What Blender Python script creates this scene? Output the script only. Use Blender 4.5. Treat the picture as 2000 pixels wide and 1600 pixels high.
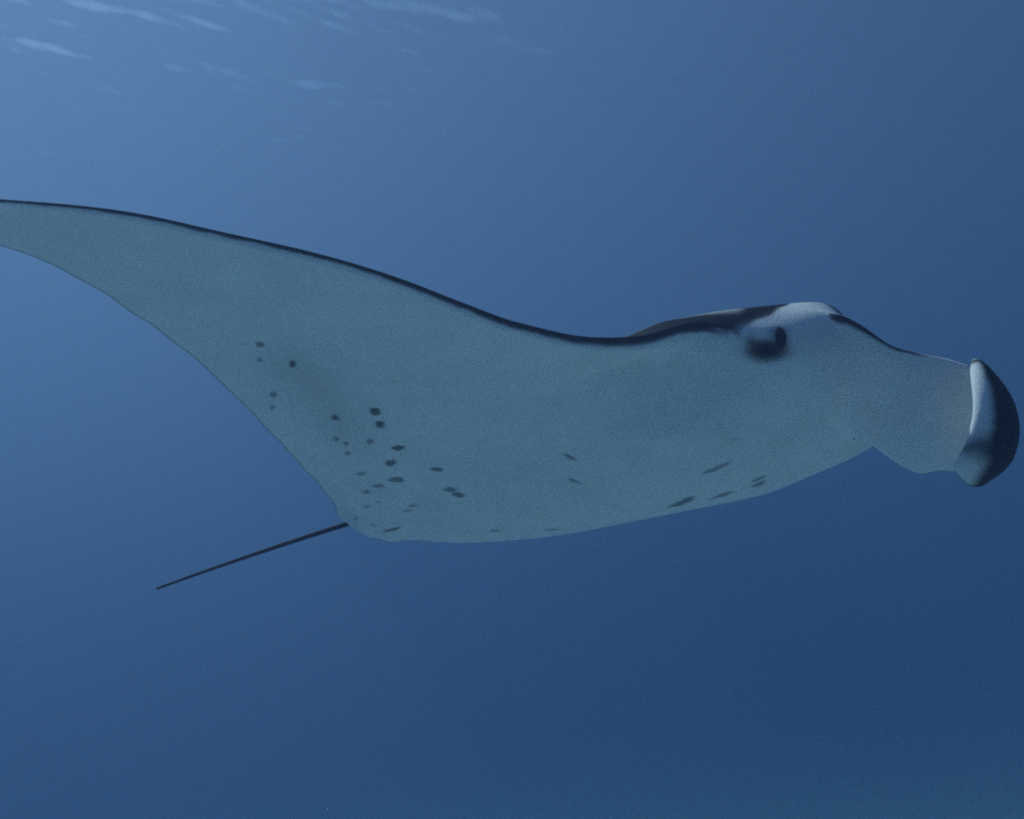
import bpy, math, random
import numpy as np

# ------------------------------------------------------------------ camera, light, exposure
scene = bpy.context.scene
for o in list(bpy.data.objects):
    bpy.data.objects.remove(o, do_unlink=True)
COL = scene.collection

cam_data = bpy.data.cameras.new('camera')
cam_data.sensor_width = 36.0
cam_data.lens = 38.956
cam_data.clip_start = 0.05
cam_data.clip_end = 1000.0
cam = bpy.data.objects.new('camera', cam_data)
COL.objects.link(cam)
cam.location = (0.0, 0.0, -8.0)                      # eight metres under the surface (z = 0)
cam.rotation_euler = [math.radians(a) for a in (102.1145, 7.8241, 1.6737)]
scene.camera = cam

SUN_ELEV = math.radians(54.0)                        # direction of the light under water
SUN_AZ = math.radians(-45.0)                         # from +Y towards +X: ahead and to the left
sun_dir = (math.sin(SUN_AZ) * math.cos(SUN_ELEV), math.cos(SUN_AZ) * math.cos(SUN_ELEV), math.sin(SUN_ELEV))

world = bpy.data.worlds.new('World')
scene.world = world
world.use_nodes = True
world.cycles.sampling_method = 'NONE'               # the smooth sky needs no map; keeps the noise down
wn = world.node_tree.nodes
wl = world.node_tree.links
wn.clear()
sky = wn.new('ShaderNodeTexSky')
sky.sky_type = 'NISHITA'
sky.sun_disc = False
sky.sun_elevation = SUN_ELEV
sky.sun_rotation = SUN_AZ
bgn = wn.new('ShaderNodeBackground')
bgn.inputs['Strength'].default_value = 0.10
won = wn.new('ShaderNodeOutputWorld')
wl.new(sky.outputs['Color'], bgn.inputs['Color'])
wl.new(bgn.outputs['Background'], won.inputs['Surface'])

sun_data = bpy.data.lights.new('sun', 'SUN')
sun_data.energy = 5.0
sun_data.angle = math.radians(0.5)
sun_data.color = (1.0, 0.96, 0.90)
sun = bpy.data.objects.new('sun', sun_data)
COL.objects.link(sun)
from mathutils import Vector
sun.rotation_euler = Vector(sun_dir).to_track_quat('Z', 'Y').to_euler()
sun.location = (-20, 20, 20)

scene.view_settings.view_transform = 'Standard'
scene.view_settings.look = 'None'
scene.view_settings.gamma = 1.0
scene.view_settings.use_curve_mapping = False
scene.view_settings.exposure = 0.4

scene.render.engine = 'CYCLES'
cy = scene.cycles
cy.max_bounces = 8
cy.diffuse_bounces = 3
cy.glossy_bounces = 3
cy.transmission_bounces = 4
cy.volume_bounces = 4
cy.use_light_tree = False
cy.transparent_max_bounces = 16
cy.use_denoising = False                              # keep a little grain, as a compact camera leaves at depth
cy.filter_width = 2.0
cy.use_adaptive_sampling = True
cy.adaptive_threshold = 0.006
cy.sample_clamp_indirect = 6.0

# ------------------------------------------------------------------ helpers
def ss(a, b, x):
    t = np.clip((x - a) / (b - a), 0, 1)
    return t * t * (3 - 2 * t)

def pch(x, xp, yp):
    """smooth curve through control points (monotone cubic)"""
    xp = np.asarray(xp, float); yp = np.asarray(yp, float)
    x = np.clip(x, xp[0], xp[-1])
    dx = np.diff(xp); sl = np.diff(yp) / dx
    m = np.empty(len(xp)); m[0] = sl[0]; m[-1] = sl[-1]
    for i in range(1, len(xp) - 1):
        a, b = sl[i - 1], sl[i]
        m[i] = 0 if a * b <= 0 else 3 * (dx[i-1] + dx[i]) / ((2 * dx[i] + dx[i-1]) / a + (dx[i] + 2 * dx[i-1]) / b)
    i = np.clip(np.searchsorted(xp, x) - 1, 0, len(xp) - 2)
    t = (x - xp[i]) / dx[i]
    return ((2*t**3 - 3*t**2 + 1) * yp[i] + (t**3 - 2*t**2 + t) * dx[i] * m[i]
            + (3*t**2 - 2*t**3) * yp[i+1] + (t**3 - t**2) * dx[i] * m[i+1])

def mesh_object(name, verts, faces, mat, parent=None, colors=None, smooth=True):
    me = bpy.data.meshes.new(name)
    verts = np.asarray(verts, np.float32)
    faces = np.asarray(faces, np.int32)
    k = faces.shape[1]
    me.vertices.add(len(verts))
    me.vertices.foreach_set('co', verts.ravel())
    me.loops.add(faces.size)
    me.loops.foreach_set('vertex_index', faces.ravel())
    me.polygons.add(len(faces))
    me.polygons.foreach_set('loop_start', np.arange(0, faces.size, k, dtype=np.int32))
    me.update(calc_edges=True)
    me.validate()
    if smooth:
        me.polygons.foreach_set('use_smooth', np.ones(len(me.polygons), bool))
    if colors is not None:
        at = me.attributes.new('pigment', 'FLOAT_COLOR', 'POINT')
        c = np.ones((len(verts), 4), np.float32); c[:, :3] = colors
        at.data.foreach_set('color', c.ravel())
    me.materials.append(mat)
    o = bpy.data.objects.new(name, me)
    COL.objects.link(o)
    if parent is not None:
        o.parent = parent
    return o

def grid_faces(nr, nc, flip=False, wrap=False):
    r = np.arange(nr - 1)[:, None]
    c = np.arange(nc if wrap else nc - 1)[None, :]
    a = r * nc + c; b = r * nc + (c + 1) % nc
    d = (r + 1) * nc + c; e = (r + 1) * nc + (c + 1) % nc
    f = np.stack([a, b, e, d] if not flip else [a, d, e, b], -1)
    return f.reshape(-1, 4)

def hash_noise(x, y, seed=0):
    """smooth value noise on numpy arrays"""
    def h(i, j):
        n = np.sin(i * 127.1 + j * 311.7 + seed * 74.7) * 43758.5453
        return n - np.floor(n)
    i = np.floor(x); j = np.floor(y); u = x - i; w = y - j
    u = u * u * (3 - 2 * u); w = w * w * (3 - 2 * w)
    return (h(i, j) * (1 - u) + h(i + 1, j) * u) * (1 - w) + (h(i, j + 1) * (1 - u) + h(i + 1, j + 1) * u) * w

# ------------------------------------------------------------------ the sea: rippled surface, added sandy bed and the turbid water between
SURF_Z = 7.0
BED_Z = -15.7
def new_mat(name):
    m = bpy.data.materials.new(name); m.use_nodes = True
    nt = m.node_tree; nt.nodes.clear()
    return m, nt.nodes, nt.links

def water_surface_material():
    m, n, l = new_mat('water_surface')
    out = n.new('ShaderNodeOutputMaterial')
    # beyond the critical angle (facing 0.34) the surface mirrors the deep; unseen wavelets soften the limit
    fr = n.new('ShaderNodeLayerWeight')
    mr = n.new('ShaderNodeMapRange'); mr.interpolation_type = 'SMOOTHSTEP'
    mr.inputs['From Min'].default_value = 0.26
    mr.inputs['From Max'].default_value = 0.46
    mr.inputs['To Min'].default_value = 0.03
    tr = n.new('ShaderNodeBsdfTransparent')
    gl = n.new('ShaderNodeBsdfGlossy')
    gl.inputs['Roughness'].default_value = 0.075
    mx = n.new('ShaderNodeMixShader')
    l.new(fr.outputs['Facing'], mr.inputs['Value'])
    l.new(mr.outputs['Result'], mx.inputs['Fac'])
    l.new(tr.outputs['BSDF'], mx.inputs[1])
    l.new(gl.outputs['BSDF'], mx.inputs[2])
    l.new(mx.outputs['Shader'], out.inputs['Surface'])
    return m

def build_surface():
    # fine grid over the water that can be seen, stretching out to the far water
    def axis(lo, hi, n, m):
        u = np.linspace(0, 1, m, endpoint=False)[::-1] + 1 / m
        near = np.linspace(lo, hi, n)
        return np.concatenate([lo - (198 + lo) * u ** 2, near, hi + (198 - hi) * u[::-1] ** 2])
    xs = axis(-30, 14, 640, 50); ys = axis(14, 62, 640, 50)
    X, Y = np.meshgrid(xs, ys)
    rng = np.random.default_rng(5)
    Z = np.zeros_like(X)
    for k in range(60):
        lam = 0.40 * 9 ** rng.random()
        ang = math.radians(142) + rng.normal(0, 0.36)
        amp = 0.0032 * lam ** 0.75 * (0.5 + rng.random())
        q = 2 * math.pi / lam
        wx = X + .15 * np.sin(Y * .9 + k); wy = Y + .15 * np.sin(X * .8 + 2 * k)
        Z += amp * np.sin(q * (wx * math.cos(ang) + wy * math.sin(ang)) + rng.random() * 6.28)
    coarse = np.maximum(np.maximum(-30 - X, X - 14), np.maximum(14 - Y, Y - 62))
    Z *= np.exp(-np.maximum(coarse, 0) / 6.0)
    V = np.stack([X.ravel(), Y.ravel(), Z.ravel() + SURF_Z], 1)
    o = mesh_object('water_surface', V, grid_faces(len(ys), len(xs)), water_surface_material())
    o['kind'] = 'structure'
    o['label'] = 'rippled sea surface seen from below with pale glints'
    return o
build_surface()

def sand_material():
    m, n, l = new_mat('pale_sand')
    out = n.new('ShaderNodeOutputMaterial')
    pb = n.new('ShaderNodeBsdfPrincipled')
    no = n.new('ShaderNodeTexNoise'); no.inputs['Scale'].default_value = 0.6; no.inputs['Detail'].default_value = 6
    cr = n.new('ShaderNodeValToRGB')
    cr.color_ramp.elements[0].color = (0.72, 0.78, 0.75, 1)
    cr.color_ramp.elements[1].color = (0.80, 0.86, 0.83, 1)
    l.new(no.outputs['Fac'], cr.inputs['Fac'])
    l.new(cr.outputs['Color'], pb.inputs['Base Color'])
    pb.inputs['Roughness'].default_value = 0.9
    l.new(pb.outputs['BSDF'], out.inputs['Surface'])
    return m

def build_bed():  # added bed, its depth and paleness set to light the belly
    xs = np.linspace(-198, 198, 120)
    X, Y = np.meshgrid(xs, xs)
    Z = BED_Z + .5 * (hash_noise(X / 14, Y / 14, 2) - .5) + .15 * (hash_noise(X / 5, Y / 5, 6) - .5)
    o = mesh_object('seabed', np.stack([X.ravel(), Y.ravel(), Z.ravel()], 1), grid_faces(120, 120), sand_material())
    o['kind'] = 'structure'
    o['label'] = 'pale sandy seabed below, added to light the belly'
build_bed()

def build_haze():
    m, n, l = new_mat('sea_water')
    out = n.new('ShaderNodeOutputMaterial')
    pv = n.new('ShaderNodeVolumePrincipled')
    pv.inputs['Color'].default_value = (0.143, 0.212, 0.366, 1)
    pv.inputs['Absorption Color'].default_value = (0.0, 0.05, 0.09, 1)
    pv.inputs['Density'].default_value = 0.075
    pv.inputs['Anisotropy'].default_value = 0.49
    l.new(pv.outputs['Volume'], out.inputs['Volume'])
    s = 200.0; zt = SURF_Z + 1.0; zb = BED_Z - 2.0
    V = [(x, y, z) for z in (zb, zt) for (x, y) in ((-s, -s), (s, -s), (s, s), (-s, s))]
    F = [(0, 3, 2, 1), (4, 5, 6, 7), (0, 1, 5, 4), (1, 2, 6, 5), (2, 3, 7, 6), (3, 0, 4, 7)]
    o = mesh_object('haze', V, F, m, smooth=False)
    o['kind'] = 'stuff'
    o['label'] = 'deep blue hazy sea water'
build_haze()

# ------------------------------------------------------------------ manta ray
# local axes: x = forward (0 at the tail base, 1.83 at the mouth), y = left, z = back (dorsal) side up; v = |y|
LEV = [0, .20, .30, .36, .40, .44, .48, .52, .56, .60, .65, .70, .75, .80, .85, .90, .95, 1.0, 1.05, 1.1, 1.15, 1.23, 1.33, 1.40, 1.47, 1.53, 1.60, 1.65, 1.69, 1.74, 1.79, 1.86, 1.93, 1.965]
LEX = [1.83, 1.82, 1.80, 1.77, 1.73, 1.66, 1.60, 1.555, 1.52, 1.49, 1.455, 1.42, 1.39, 1.358, 1.325, 1.29, 1.255, 1.223, 1.19, 1.163, 1.135, 1.10, 1.04, .99, .93, .87, .81, .765, .715, .64, .555, .44, .335, .28]
TEV = [0, .03, .07, .12, .17, .24, .39, .58, .9, 1.14, 1.35, 1.51, 1.59, 1.65, 1.70, 1.80, 1.90, 1.965]
TEX = [.068, .062, .058, .068, .098, .142, .212, .285, .40, .47, .50, .50, .49, .47, .43, .37, .305, .262]
VT = 1.965
_V = np.linspace(0, VT, 1966)
def _smooth(a, w):
    p = np.pad(a, w, mode='reflect', reflect_type='odd')
    return np.convolve(p, np.ones(2 * w + 1) / (2 * w + 1), 'valid')
_k = ss(.50, .70, _V)
_L = pch(_V, LEV, LEX); _L = _L * (1 - _k) + _smooth(_smooth(_L, 55), 55) * _k
_T = pch(_V, TEV, TEX); _T = _T * (1 - _k) + _smooth(_smooth(_T, 55), 55) * _k
def xL(v): return np.interp(v, _V, _L)
def xT(v): return np.interp(v, _V, _T)
def H(v): return .0524 * v + .0382 * v**2 + .01 * v**3
def edge(d, r):
    q = np.clip(1 - d / r, 0, 1)
    return np.sqrt(np.maximum(1 - q * q, 0))
def Tlow(x, v):
    l = xL(v); t = xT(v)
    body = .127 * np.exp(-(v / .50)**2.6) * ss(-.36, .82, x) * (1 - .38 * ss(1.3, 1.85, x))
    wing = .030 * (1 - .75 * v / VT)
    rL = .020 + .11 * (1 - ss(.40, .75, v))
    return (wing * edge(l - x, rL * .8) * ss(-.02, .35, x - t) + body * edge(l - x, rL * 1.6) * ss(-.02, .10, x - t)
            + .020 * np.exp(-((v - .05) / .08)**2 - ((x - .12) / .07)**2) * ss(0, .03, x - t) + .0027 * edge(l - x, .004))
def Tup(x, v):
    l = xL(v); t = xT(v)
    body = .188 * (1 - ss(.26, .72, v)) * ss(.0, 1.0, x) * (1 - .30 * ss(1.35, 1.78, x))
    wing = .040 * (1 - .8 * v / VT)
    rL = .05 + .11 * ss(.26, .42, v)
    return (wing * ss(0, 1, (l - x) / .5) * ss(-.02, .5, x - t) + body * (1 - np.clip(1 - (l - x) / rL, 0, 1)**2)**.68 * ss(-.02, .5, x - t)
            + .0027 * edge(l - x, .004))
LIV = [0, .30, .44, .52, .56, .60, .65, .70, .75, .80, .85, .90, 1.0, 1.1, 1.23, 1.965]
LIZ = [.07, .075, .085, .092, .095, .086, .064, .038, .019, .004, -.007, -.012, -.012, -.004, 0, 0]
_A = pch(_V, LIV, LIZ)
def lift(x, v):
    """the leading edge rises where it runs into the side of the head"""
    return np.interp(v, _V, _A) * (1 - ss(.0, .45, xL(v) - x))
def zlow(x, v): return H(v) + lift(x, v) * ss(.0, .38, v) - Tlow(x, v)
def zup(x, v): return H(v) + lift(x, v) + Tup(x, v)

# ---- build
BELLY = np.array((.90, .92, .91))
DARK = np.array((.015, .012, .017))

# pigment spots of the belly: centre (x, v), half axes (x, v) twice, strength
SPOTS = [
    (0.668, 1.196,  0.0089, -0.0036,  -0.0082, -0.0094, 0.80),
    (0.618, 1.140,  0.0070, -0.0026,  -0.0069, -0.0079, 0.70),
    (0.680, 1.096,  -0.0016, -0.0132,  -0.0138, -0.0084, 1.00),
    (0.532, 0.990,  0.0070, -0.0032,  -0.0097, -0.0114, 0.70),
    (0.480, 0.933,  0.0060, -0.0027,  -0.0102, -0.0119, 0.55),
    (0.595, 0.827,  0.0066, -0.0098,  -0.0109, -0.0115, 0.90),
    (0.712, 0.815,  0.0124, -0.0068,  -0.0131, -0.0180, 1.00),
    (0.683, 0.754,  0.0098, -0.0107,  -0.0146, -0.0173, 1.00),
    (0.518, 0.722,  0.0109, -0.0034,  -0.0100, -0.0129, 0.70),
    (0.529, 0.691,  0.0098, -0.0028,  -0.0079, -0.0104, 0.70),
    (0.600, 0.682,  0.0124, -0.0011,  -0.0078, -0.0122, 0.75),
    (0.493, 0.638,  0.0043, -0.0072,  -0.0095, -0.0095, 0.60),
    (0.650, 0.627,  0.0153, -0.0065,  -0.0080, -0.0115, 0.95),
    (0.581, 0.564,  0.0157, -0.0017,  -0.0094, -0.0145, 0.90),
    (0.685, 0.495,  0.0147, -0.0080,  -0.0077, -0.0105, 0.85),
    (0.457, 0.528,  0.0206, 0.0048,  -0.0062, -0.0108, 0.60),
    (0.540, 0.480,  0.0215, -0.0040,  -0.0089, -0.0126, 0.80),
    (0.467, 0.457,  0.0219, 0.0009,  -0.0073, -0.0110, 0.70),
    (0.403, 0.428,  0.0167, 0.0033,  -0.0076, -0.0122, 0.60),
    (0.667, 0.390,  0.0182, -0.0086,  -0.0083, -0.0116, 0.80),
    (0.667, 0.361,  0.0159, -0.0096,  -0.0088, -0.0120, 0.85),
    (0.396, 0.365,  0.0111, 0.0029,  -0.0058, -0.0094, 0.35),
    (0.332, 0.333,  0.0191, 0.0059,  -0.0069, -0.0108, 0.50),
    (0.499, 0.337,  0.0180, 0.0003,  -0.0056, -0.0089, 0.55),
    (0.457, 0.305,  0.0175, 0.0019,  -0.0066, -0.0104, 0.50),
    (0.202, 0.211,  0.0293, 0.0246,  -0.0091, -0.0143, 0.50),
    (0.232, 0.163,  0.0156, 0.0055,  -0.0113, -0.0165, 0.50),
    (0.638, 1.213,  0.0103, 0.0001,  -0.0036, -0.0054, 0.30),
    (1.056, 0.419,  0.0101, -0.0219,  -0.0063, -0.0066, 0.75),
    (1.013, 0.311,  0.0104, -0.0170,  -0.0066, -0.0086, 0.70),
    (1.388, 0.213,  0.0480, 0.0096,  -0.0017, -0.0105, 0.70),
    (1.207, 0.020,  0.0557, 0.0313,  -0.0073, -0.0270, 0.85),
    (1.327, 0.008,  0.0478, 0.0161,  -0.0052, -0.0203, 0.75),
    (1.460, 0.067,  0.0269, 0.0084,  -0.0018, -0.0114, 0.75),
    (1.444, 0.026,  0.0265, 0.0035,  -0.0035, -0.0174, 0.70),
    (0.632, 0.089,  0.0205, -0.0080,  -0.0075, -0.0130, 0.60),
    (0.788, 0.014,  0.0215, -0.0128,  -0.0053, -0.0106, 0.60),
    (1.474, 0.302,  0.0064, 0.0002,  -0.0003, -0.0062, 0.20),
    (0.286, 0.137,  0.0609, 0.0396,  -0.0105, -0.0175, 0.90),
]

def mixc(c, col, k):
    k = np.clip(k, 0, 1)[..., None]
    return c * (1 - k) + np.asarray(col) * k

def polyline_dist(x, z, pts):
    d = np.full(x.shape, 9.0)
    for (ax, az), (bx, bz) in zip(pts[:-1], pts[1:]):
        t = np.clip(((x - ax) * (bx - ax) + (z - az) * (bz - az)) / ((bx - ax)**2 + (bz - az)**2), 0, 1)
        d = np.minimum(d, np.hypot(x - ax - t * (bx - ax), z - az - t * (bz - az)))
    return d

def body_pigment(P, lower, d_le, near):
    """colour of the skin itself: pale belly, black back, spots, eye smudge, shoulder bars"""
    x, v, z = P[:, 0], np.abs(P[:, 1]), P[:, 2]
    n1 = hash_noise(x * 9, P[:, 1] * 9, 3); n2 = hash_noise(x * 31, P[:, 1] * 31, 4); n3 = hash_noise(x * 90, P[:, 1] * 90, 8)
    c = np.tile(BELLY, (len(x), 1))
    c *= (.93 + .07 * n1 + .05 * (n2 - .5) + .03 * (n3 - .5))[:, None]
    # greyer tone along the hind part of the wing
    sm = np.exp(-(((x - (.34 + .31 * v)) / .10)**2)) * ss(.55, .85, v) * (1 - ss(1.05, 1.3, v))
    c = mixc(c, BELLY * .62, .55 * sm * (.6 + .6 * n1))
    # spots only on the side that has them plus a looser mirrored set
    for i, (sx, sv, ux, uv, wx, wv, k) in enumerate(SPOTS):
        for side in (-1, 1):
            ox, ov = (0, 0) if side < 0 else (.03 * math.sin(i * 7.3), .04 * math.sin(i * 4.1))
            det = ux * wv - uv * wx
            if abs(det) < 1e-7 or (side > 0 and sv < .13):
                continue
            ext = 3 * max(abs(ux) + abs(wx), abs(uv) + abs(wv))
            sel = np.where(lower & (np.sign(P[:, 1]) == side) & (np.abs(x - sx - ox) < ext) & (np.abs(v - sv - ov) < ext))[0]
            if len(sel) == 0:
                continue
            dx = x[sel] - sx - ox; dv = v[sel] - sv - ov
            a = (dx * wv - dv * wx) / det; b = (ux * dv - uv * dx) / det
            la, lb = math.hypot(ux, uv), math.hypot(wx, wv)
            rough = 1.0 if max(la, lb) < 2.6 * min(la, lb) else .25
            r = np.hypot(a, b) + rough * (.55 * (n3[sel] - .5) + .45 * (n2[sel] - .5))
            c[sel] = mixc(c[sel], (.045, .05, .055), .86 * k * (1 - ss(.65, 1.25, r)))
    # dark leading margin on the underside
    wmar = .0011 + .0023 * (1 - ss(.7, 1.7, v)) + .0016 * (n2 - .5) + .0010 * (n3 - .5)
    onwing = ss(.50, .56, v)
    c = mixc(c, (.048, .040, .052), lower * onwing * (1 - ss(.2, 1.9, d_le / np.maximum(wmar, .001))))
    # thin grey hind margin
    c = mixc(c, BELLY * .45, lower * (1 - ss(.002, .008, x - xT(v))) * .8)
    # back: black above the margin line
    up = ~lower
    back = np.where(up, 1.0, 0.0) * ss(.50, .56, v)
    # head side: dark above a slanting line, pale band, dark patch behind the eye
    hs = 1 - ss(.50, .56, v)
    zl = np.interp(x, [1.2, 1.50, 1.53, 1.58, 1.595, 1.62, 1.645, 1.66, 1.68, 1.71], [.0, .10, .128, .116, .137, .154, .173, .190, .206, .25])
    dark_head = ss(-.010, .012, z - zl + .014 * (n2 - .5) + .008 * (n3 - .5)) * hs * ss(1.40, 1.48, x)
    band = np.exp(-(polyline_dist(x, z, [(1.60, .122), (1.63, .135), (1.66, .152), (1.71, .174)]) / .022)**2) * hs * ss(.28, .34, v)
    smudge = np.exp(-((((x - 1.630) / .052)**2 + ((z - .078) / .026)**2))**2.2) * hs * ss(.26, .32, v)
    smudge2 = np.exp(-(polyline_dist(x, z, [(1.605, .094), (1.64, .076), (1.665, .086), (1.664, .112)]) / .018)**2) * hs * ss(.26, .32, v)
    c = mixc(c, DARK, np.clip(dark_head + back, 0, 1))
    c = mixc(c, np.array((.92, .93, .94)), band * .95)
    c = mixc(c, DARK * 1.2, np.maximum(smudge, .9 * smudge2))
    # dark edge at the front of the head top
    c = mixc(c, DARK * 1.5, up * ss(1.735, 1.755, x) * (1 - ss(.27, .31, v)))
    c = mixc(c, DARK, up * (1 - ss(.26, .34, v)) * (1 - ss(1.72, 1.76, x)))
    # pale shoulder bars on the back
    bar = np.exp(-(polyline_dist(x, v, [(1.55, .425), (1.452, .480), (1.405, .530), (1.33, .585), (1.18, .64)]) / (.026 + .008 * n1))**4) * up * ss(.015, .05, d_le)
    c = mixc(c, (.50, .52, .52), bar * (.75 + .25 * n2))
    # dark mouth lining
    return np.clip(c, .005, .95)

def skin_material(name, rough=.55, scale=1.0):
    m, n, l = new_mat(name)
    out = n.new('ShaderNodeOutputMaterial')
    pb = n.new('ShaderNodeBsdfPrincipled')
    at = n.new('ShaderNodeAttribute'); at.attribute_name = 'pigment'
    tc = n.new('ShaderNodeTexCoord')
    no = n.new('ShaderNodeTexNoise'); no.inputs['Scale'].default_value = 160 * scale; no.inputs['Detail'].default_value = 3
    no2 = n.new('ShaderNodeTexNoise'); no2.inputs['Scale'].default_value = 7 * scale; no2.inputs['Detail'].default_value = 4
    r = n.new('ShaderNodeMapRange'); r.inputs[3].default_value = .93; r.inputs[4].default_value = 1.05
    mx = n.new('ShaderNodeMix'); mx.data_type = 'RGBA'; mx.blend_type = 'MULTIPLY'; mx.inputs[0].default_value = 1.0
    bp = n.new('ShaderNodeBump'); bp.inputs['Strength'].default_value = .5; bp.inputs['Distance'].default_value = .003
    l.new(tc.outputs['Object'], no.inputs['Vector']); l.new(tc.outputs['Object'], no2.inputs['Vector'])
    l.new(no2.outputs['Fac'], r.inputs[0])
    l.new(at.outputs['Color'], mx.inputs[6]); l.new(r.outputs[0], mx.inputs[7])
    l.new(mx.outputs[2], pb.inputs['Base Color'])
    l.new(no.outputs['Fac'], bp.inputs['Height']); l.new(bp.outputs['Normal'], pb.inputs['Normal'])
    pb.inputs['Roughness'].default_value = rough
    pb.inputs['Specular IOR Level'].default_value = .05
    l.new(pb.outputs['BSDF'], out.inputs['Surface'])
    return m
SKIN = skin_material('manta_skin')

manta = bpy.data.objects.new('manta_ray', None)
COL.objects.link(manta)
manta.location = (-0.62399, 3.77042, -7.52087)
manta.rotation_euler = [math.radians(a) for a in (-6.5224, -0.5587, -26.3339)]
manta['label'] = 'spotted pale-bellied manta ray gliding through open blue water with one head fin unrolled'
manta['category'] = 'manta ray'

FOLD = [(1.12, .66), (1.24, .66), (1.36, .62)]
def build_body():
    v1 = np.concatenate([np.linspace(0, .34, 62, endpoint=False), np.linspace(.34, .56, 90, endpoint=False),
                         np.linspace(.56, 1.90, 270, endpoint=False), np.linspace(1.90, VT, 24)])
    y = np.concatenate([-v1[::-1], v1[1:]])
    nl, nu = 380, 170
    sl = np.linspace(0, 1, nl)**1.5; su = np.linspace(0, 1, nu)**1.6
    rows = []
    for s, low in [(t, True) for t in sl[::-1]] + [(t, False) for t in su[1:]]:
        v = np.abs(y)
        x = xL(v) * (1 - s) + xT(v) * s
        z = zlow(x, v) if low else zup(x, v)
        rows.append(np.stack([x, y, z], 1))
    G = np.array(rows)                                   # (rows, cols, 3)
    nr, nc = G.shape[:2]
    low = np.zeros((nr, nc), bool); low[:nl] = True
    d_le = xL(np.abs(G[..., 1])) - G[..., 0]
    col = body_pigment(G.reshape(-1, 3), low.ravel(), d_le.ravel(), None).reshape(nr, nc, 3)
    # open mouth between the jaws: the front rows fold back inside the head
    K = 34; KU = 15
    m = 1 - ss(.15, .24, np.abs(y))
    il = nl - 1
    rimL = G[il - K].copy(); rimU = G[il + KU].copy()
    for k in range(K):
        f = (1 - k / K); i = il - k
        tx = rimL[:, 0] - .30 * f; tz = rimL[:, 2] * (1 - f**2) + (.5 * (rimL[:, 2] + rimU[:, 2])) * f**2 + .012 * (1 - f)
        G[i, :, 0] = G[i, :, 0] * (1 - m) + tx * m; G[i, :, 2] = G[i, :, 2] * (1 - m) + tz * m
        col[i] = mixc(col[i], (.10, .10, .11), m * f)
    for k in range(1, KU):
        f = (1 - k / KU); i = il + k
        tx = rimU[:, 0] - .30 * f; tz = rimU[:, 2] * (1 - f**2) + (.5 * (rimL[:, 2] + rimU[:, 2])) * f**2
        G[i, :, 0] = G[i, :, 0] * (1 - m) + tx * m; G[i, :, 2] = G[i, :, 2] * (1 - m) + tz * m
        col[i] = mixc(col[i], (.10, .10, .11), m * f)
    # soft undulation of the wing and of the hind margin
    v = np.abs(G[..., 1])
    G[..., 2] += .004 * np.sin(G[..., 0] * 6 + v * 3) * ss(.6, 1.2, v) * ss(.0, .3, xL(v) - G[..., 0])
    G[..., 2] += .002 * np.sin(v * 34 + np.sin(v * 9) * 2) * np.exp(-((G[..., 0] - xT(v)) / .05)**2) * ss(.2, .4, v)
    # brow over the eye, fold behind the gill region
    ey = np.exp(-((G[..., 0] - 1.650) / .050)**2 - ((G[..., 2] - .112) / .040)**2) * ss(.30, .38, v)
    G[..., 1] += np.sign(G[..., 1]) * .011 * ey
    gd = polyline_dist(G[..., 0], v, FOLD)
    G[..., 2] += np.where(low, .007, 0) * np.exp(-(gd / .035)**2)
    F = grid_faces(nr, nc)
    i = np.arange(nc - 1)                                # close the hind margin and the two tips
    F = np.concatenate([F, np.stack([(nr - 1) * nc + i, (nr - 1) * nc + i + 1, i + 1, i], 1)])
    b = mesh_object('body', G.reshape(-1, 3), F, SKIN, manta, col.reshape(-1, 3))
    return b
body = build_body()

def tube_rings(path, radii, nseg=14, flat=1.0):
    path = np.asarray(path, float); V = []
    for i, p in enumerate(path):
        t = path[min(i + 1, len(path) - 1)] - path[max(i - 1, 0)]
        t /= np.linalg.norm(t)
        a = np.cross(t, (0, 0, 1.0)); a /= np.linalg.norm(a); b = np.cross(a, t)
        for k in range(nseg):
            q = 2 * math.pi * k / nseg
            V.append(p + radii[i] * (math.cos(q) * a + flat * math.sin(q) * b))
    return np.array(V), grid_faces(len(path), nseg, wrap=True)

def build_tail():
    t = np.linspace(0, 1, 40)
    path = np.stack([.10 - .97 * t, .006 * np.sin(t * 3), .012 - .060 * t - .03 * t**2], 1)
    rad = .0095 * (1 - t) + .0050 * t
    V, F = tube_rings(path, rad)
    c = np.tile(DARK * 1.6, (len(V), 1))
    mesh_object('tail', V, F, SKIN, manta, c)
build_tail()

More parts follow.
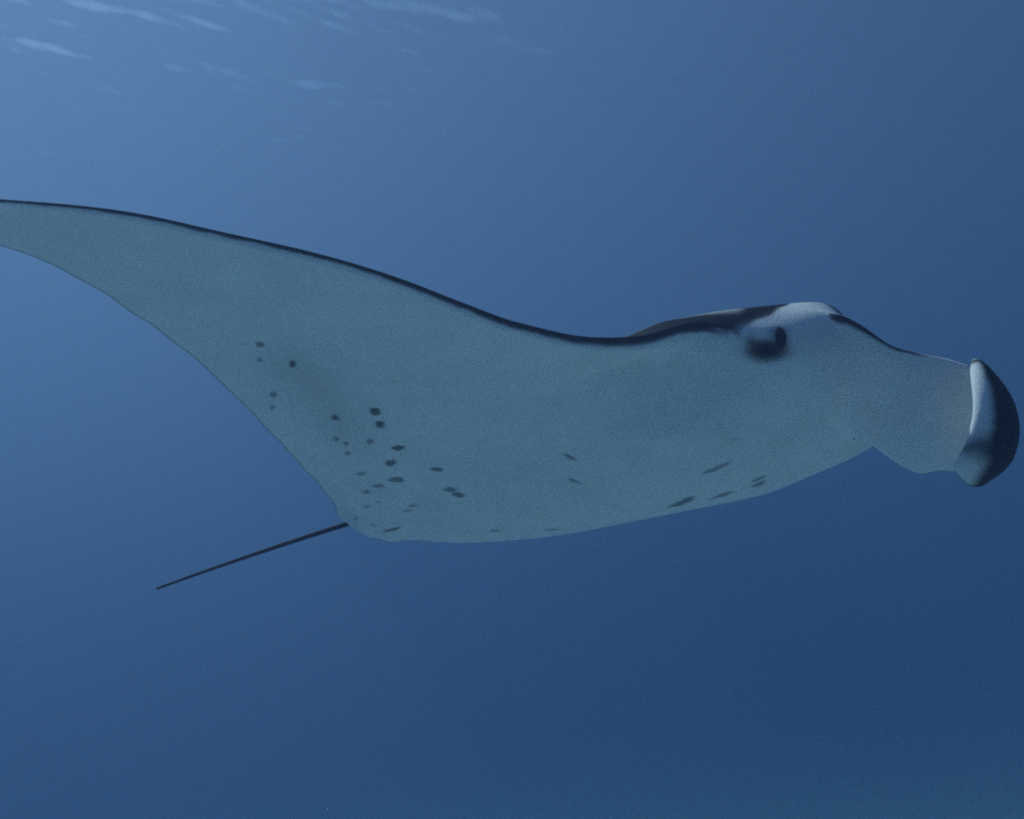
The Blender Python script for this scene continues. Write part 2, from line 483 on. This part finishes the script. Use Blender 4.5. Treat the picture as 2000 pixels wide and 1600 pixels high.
def build_fin(side):
    """unrolled cephalic fin: a thick paddle from the corner of the head whose front margin curls back outwards"""
    na, nw = 150, 70
    a1 = .60
    A = np.linspace(0, 1, na); W = np.linspace(0, 1, nw)
    top = ([0, .22, .40, .50, .60, .70, .80, .90, 1], [1.60, 1.68, 1.745, 1.788, 1.832, 1.90, 1.955, 2.01, 2.055], [.06, .11, .145, .142, .121, .066, .038, .016, -.008])
    bot = ([0, .25, .45, .58, .70, .82, .92, 1], [1.60, 1.70, 1.77, 1.815, 1.845, 1.885, 1.925, 1.985], [.02, -.05, -.12, -.170, -.200, -.226, -.232, -.250])
    vv = np.linspace(0, .65, 261)
    def head_v(x, z):
        """outermost v of the head's skin at this length and height"""
        X2 = np.broadcast_to(x[:, None], (len(x), len(vv))); V2 = np.broadcast_to(vv[None], X2.shape)
        ins = (X2 < xL(V2)) & (zlow(X2, V2) <= z[:, None]) & (zup(X2, V2) >= z[:, None])
        return np.where(ins.any(1), vv[len(vv) - 1 - ins[:, ::-1].argmax(1)], np.nan)
    def plane_v(x, z):
        p = .382 - .25 * (x - 1.65) + (.75 - .33 * ss(1.80, 1.98, x)) * (z - .14)
        k = ss(1.69, 1.79, x)
        h = head_v(x, z) - (.035 + .10 * (1 - ss(1.60, 1.75, x)))
        return np.where(np.isnan(h), p - .08 * (1 - k), h) * (1 - k) + p * k
    P = np.zeros((na, nw, 3)); TH = np.zeros((na, nw))
    for i, a in enumerate(A):
        t = min(a / a1, 1)
        tx, tz = pch(np.array([t]), top[0], top[1])[0], pch(np.array([t]), top[0], top[2])[0]
        bx, bz = pch(np.array([t]), bot[0], bot[1])[0], pch(np.array([t]), bot[0], bot[2])[0]
        x = tx + (bx - tx) * W + .030 * np.sin(math.pi * W) * ss(.5, 1, t)
        z = tz + (bz - tz) * W
        v = plane_v(x, z) + .030 * np.sin(math.pi * W) * ss(.5, .95, t)
        if a > a1:
            q = (a - a1) / (1 - a1)
            th = math.radians(240) * q
            r = pch(W, [0, .12, .45, .75, .9, 1], [.016, .028, .043, .047, .045, .032])
            tv = np.array((.93, -.25, -.05)); tv /= np.linalg.norm(tv)
            nv = np.array((.15, .96, .10)); nv /= np.linalg.norm(nv)
            x = x + r * (math.sin(th) * tv[0] + (1 - math.cos(th)) * nv[0])
            v = v + r * (math.sin(th) * tv[1] + (1 - math.cos(th)) * nv[1])
            z = z + r * (math.sin(th) * tv[2] + (1 - math.cos(th)) * nv[2]) - .035 * W**2 * math.sin(min(th, math.pi) / 2)
            v = v + .20 * W * ss(.30, 1, q)
            x = x + .022 * ss(0, .35, q)
            z = z - .050 * W * ss(0, .4, q)
            x = x - .016 * W**5 * ss(.5, 1, q) + .014 * W**12 * ss(.75, 1, q)
            x = x + .014 * ss(.15, .7, W) * (1 - ss(.8, 1, W)) * ss(0, .3, q)
            bump = math.exp(-((q - .36) / .24)**2)
            z = z + W**6 * (.034 * bump + .034 * ss(.72, 1, q)) - (1 - W)**4 * .038 * bump
            x = x - .016 * (W**6 + (1 - W)**5) * bump
        P[i, :, 0] = x; P[i, :, 1] = v; P[i, :, 2] = z
        TH[i] = (.020 * (1 - t) + .0075) * np.sqrt(np.clip(1 - (2 * W - 1)**6, 0, 1)) * math.sqrt(max(1 - (max(a - .9, 0) / .1)**2, 0))
    ib = int(na * a1 * .72)
    for _ in range(12):                                  # ease the sheet into the side of the head
        B = P[:ib + 2, :, 1].copy()
        P[1:ib + 1, 1:-1, 1] = (B[:-2, 1:-1] + B[2:, 1:-1] + B[1:-1, :-2] + B[1:-1, 2:] + 2 * B[1:-1, 1:-1]) / 6
    du = np.gradient(P, axis=0); dw = np.gradient(P, axis=1)
    N = np.cross(dw, du); N /= np.linalg.norm(N, axis=-1, keepdims=True) + 1e-9
    if N[10, 35, 1] < 0: N = -N                          # outer side
    O = P + N * TH[..., None]; I = P - N * TH[..., None]
    L = np.concatenate([O, I[:, ::-1]], 1)               # closed loop per station
    a = A[:, None] * np.ones((1, nw)); w = W[None] * np.ones((na, 1))
    nz = hash_noise(a * 14, w * 9, 12); nz2 = hash_noise(a * 40, w * 30, 13)
    co = np.tile(BELLY * np.array((1.06, 1.03, 1.01)), (na, nw, 1)) * (.94 + .08 * nz)[..., None]  # belly tone lightened to offset the weaker light on the fin
    q = (a - a1) / (1 - a1)
    # outer side: pale, dark hairline along the top edge
    co = mixc(co, DARK * 2, (1 - ss(.008, .034, w + .012 * (nz2 - .5) - .012 * np.exp(-((a - .36) / .08)**2))) * (1 - ss(.45, .56, a)) * ss(.20, .30, a))
    # inner side: black with a white bar and a pale foot on the curled margin
    ci = mixc(np.tile(BELLY, (na, nw, 1)), DARK * 1.4, ss(.50, .58, a))
    bar = ss(.72, .84, q + .02 * (nz2 - .5)) * ss(.05, .14, w) * (1 - ss(.68, .86, w + .06 * (nz - .5)))
    foot = ss(.84, .95, w + .05 * (nz - .5) + .12 * (q - .5)) * ss(.66, .80, q)
    ci = mixc(ci, (.92, .93, .93), bar); ci = mixc(ci, BELLY, foot * .9)
    ci = mixc(ci, BELLY, (1 - ss(.0, .05, w)) * ss(0, .2, q))
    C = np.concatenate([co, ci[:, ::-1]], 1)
    L = L.copy(); L[..., 1] *= side
    F = grid_faces(na, 2 * nw, wrap=True, flip=(side > 0))
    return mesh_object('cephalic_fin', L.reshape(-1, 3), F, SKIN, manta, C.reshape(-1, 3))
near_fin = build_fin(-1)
near_fin['label'] = 'unrolled pale cephalic fin with a curled black and white tip'

def build_furled_fin(side):
    """the other cephalic fin, rolled up into a short horn"""
    na, nw = 60, 90
    A = np.linspace(0, 1, na); Q = np.linspace(0, 1, nw)
    O = np.zeros((na, nw, 3))
    for i, a in enumerate(A):
        cx = 1.52 + .44 * a; cv = .375 - .05 * a - .03 * a * a; cz = .075 - .01 * a + .02 * a * a
        r = (.060 * (1 - a) + .030 * a) * math.sqrt(max(1 - max(a - .85, 0)**2 / .0226, 0.0))
        th = 2 * math.pi * 1.6 * Q
        rr = r * (1 - .35 * Q)
        O[i] = np.stack([cx + .05 * Q * a, cv + rr * np.cos(th), cz + 1.25 * rr * np.sin(th)], 1)
    du = np.gradient(O, axis=0); dw = np.gradient(O, axis=1)
    N = np.cross(du, dw); N /= np.linalg.norm(N, axis=-1, keepdims=True) + 1e-9
    t = .006 * np.sqrt(np.clip(1 - (2 * Q - 1)**8, 0, 1))[None, :, None]
    L = np.concatenate([O + N * t, (O - N * t)[:, ::-1]], 1)
    L[..., 1] *= side
    c = np.tile(DARK * 1.5, (na * 2 * nw, 1))
    return mesh_object('cephalic_fin', L.reshape(-1, 3), grid_faces(na, 2 * nw, wrap=True, flip=(side < 0)), SKIN, manta, c)
ff = build_furled_fin(1)
ff['label'] = 'black cephalic fin rolled up into a short horn'

from mathutils.bvhtree import BVHTree
def fillet(o, other, k, keep, xmin):
    """swell o's skin towards a smooth union with other, so that the two join without a crease"""
    def arrays(ob):
        me = ob.data; n = len(me.vertices)
        co = np.empty(n * 3, np.float32); me.vertices.foreach_get('co', co)
        no = np.empty(n * 3, np.float32); me.vertex_normals.foreach_get('vector', no)
        return co.reshape(-1, 3).astype(float), no.reshape(-1, 3).astype(float)
    co, no = arrays(o); co2, _ = arrays(other)
    fc = np.empty(len(other.data.polygons) * 4, np.int32); other.data.polygons.foreach_get('vertices', fc)
    fc = fc.reshape(-1, 4)
    near = keep(co2[fc[:, 0]]) & (co2[fc[:, 0], 0] > xmin)
    tree = BVHTree.FromPolygons(co2.tolist(), fc[near].tolist())
    out = co.copy()
    for i in np.where(keep(co))[0]:
        p, n2, _, d = tree.find_nearest(co[i].tolist(), k)
        if p is None:
            continue
        sd = d if (Vector(co[i].tolist()) - p).dot(n2) >= 0 else -d
        off = (k - abs(sd))**2 / (4 * k)
        w = .5 * (1 - abs(sd) / k)
        dirn = no[i] * (1 - w) + np.array(n2) * w
        out[i] = co[i] + dirn / (np.linalg.norm(dirn) + 1e-9) * off
    return out
def near_region(c):
    return (c[:, 1] < -.08) & (c[:, 0] > 1.48) & (c[:, 0] < 1.98) & (c[:, 1] > -.56)
new_body = fillet(body, near_fin, .11, near_region, 1.715)
new_fin = fillet(near_fin, body, .11, near_region, 1.40)
body.data.vertices.foreach_set('co', new_body.astype(np.float32).ravel()); body.data.update()
near_fin.data.vertices.foreach_set('co', new_fin.astype(np.float32).ravel()); near_fin.data.update()

def eye_material():
    m, n, l = new_mat('eye')
    out = n.new('ShaderNodeOutputMaterial'); pb = n.new('ShaderNodeBsdfPrincipled')
    no = n.new('ShaderNodeTexNoise'); no.inputs['Scale'].default_value = 60
    cr = n.new('ShaderNodeValToRGB')
    cr.color_ramp.elements[0].color = (.006, .006, .008, 1); cr.color_ramp.elements[1].color = (.02, .02, .026, 1)
    l.new(no.outputs['Fac'], cr.inputs['Fac']); l.new(cr.outputs['Color'], pb.inputs['Base Color'])
    pb.inputs['Roughness'].default_value = .35; pb.inputs['Specular IOR Level'].default_value = .08
    l.new(pb.outputs['BSDF'], out.inputs['Surface'])
    return m
EYE = eye_material()
def build_eye(side):
    nr, ns = 16, 24
    th = np.linspace(0.02, math.pi - .02, nr)[:, None]; ph = np.linspace(0, 2 * math.pi, ns, endpoint=False)[None]
    # axes: length along x, depth along y, height along z; slightly hooked forward at the top
    X = .018 * np.sin(th) * np.cos(ph); Y = .022 * np.sin(th) * np.sin(ph); Z = .033 * np.cos(th) * np.ones_like(ph)
    X = X - .006 * (Z / .033)**2 + .003 * Z / .033
    V = np.stack([X + 1.664, side * (Y + .431), Z + .105], -1).reshape(-1, 3)
    mesh_object('eye', V, grid_faces(nr, ns, wrap=True, flip=(side > 0)), EYE, manta)
build_eye(-1)
build_eye(1)


# ------------------------------------------------------------------ specks of plankton drifting in the water
def build_plankton():
    m, n, l = new_mat('plankton')
    out = n.new('ShaderNodeOutputMaterial'); pb = n.new('ShaderNodeBsdfPrincipled')
    no = n.new('ShaderNodeTexNoise'); no.inputs['Scale'].default_value = 30
    cr = n.new('ShaderNodeValToRGB')
    cr.color_ramp.elements[0].color = (.55, .58, .55, 1); cr.color_ramp.elements[1].color = (.85, .87, .84, 1)
    l.new(no.outputs['Fac'], cr.inputs['Fac']); l.new(cr.outputs['Color'], pb.inputs['Base Color'])
    pb.inputs['Roughness'].default_value = .8
    l.new(pb.outputs['BSDF'], out.inputs['Surface'])
    rng = np.random.default_rng(21)
    base = np.array([(1, 0, 0), (-1, 0, 0), (0, 1, 0), (0, -1, 0), (0, 0, 1), (0, 0, -1)], float)
    tri = np.array([(0, 2, 4), (2, 1, 4), (1, 3, 4), (3, 0, 4), (2, 0, 5), (1, 2, 5), (3, 1, 5), (0, 3, 5)])
    V = []; F = []
    for k in range(260):
        p = np.array((rng.uniform(-3.2, 3.2), rng.uniform(1.6, 7.0), rng.uniform(-10.5, -5.0)))
        r = .0007 + .0019 * rng.random() ** 3
        F.append(tri + 6 * k)
        V.append(p + base * r * (0.6 + 0.8 * rng.random((6, 1))))
    o = mesh_object('drifting_plankton', np.concatenate(V), np.concatenate(F), m)
    o['kind'] = 'stuff'
    o['label'] = 'tiny pale specks of plankton drifting in the water'
build_plankton()
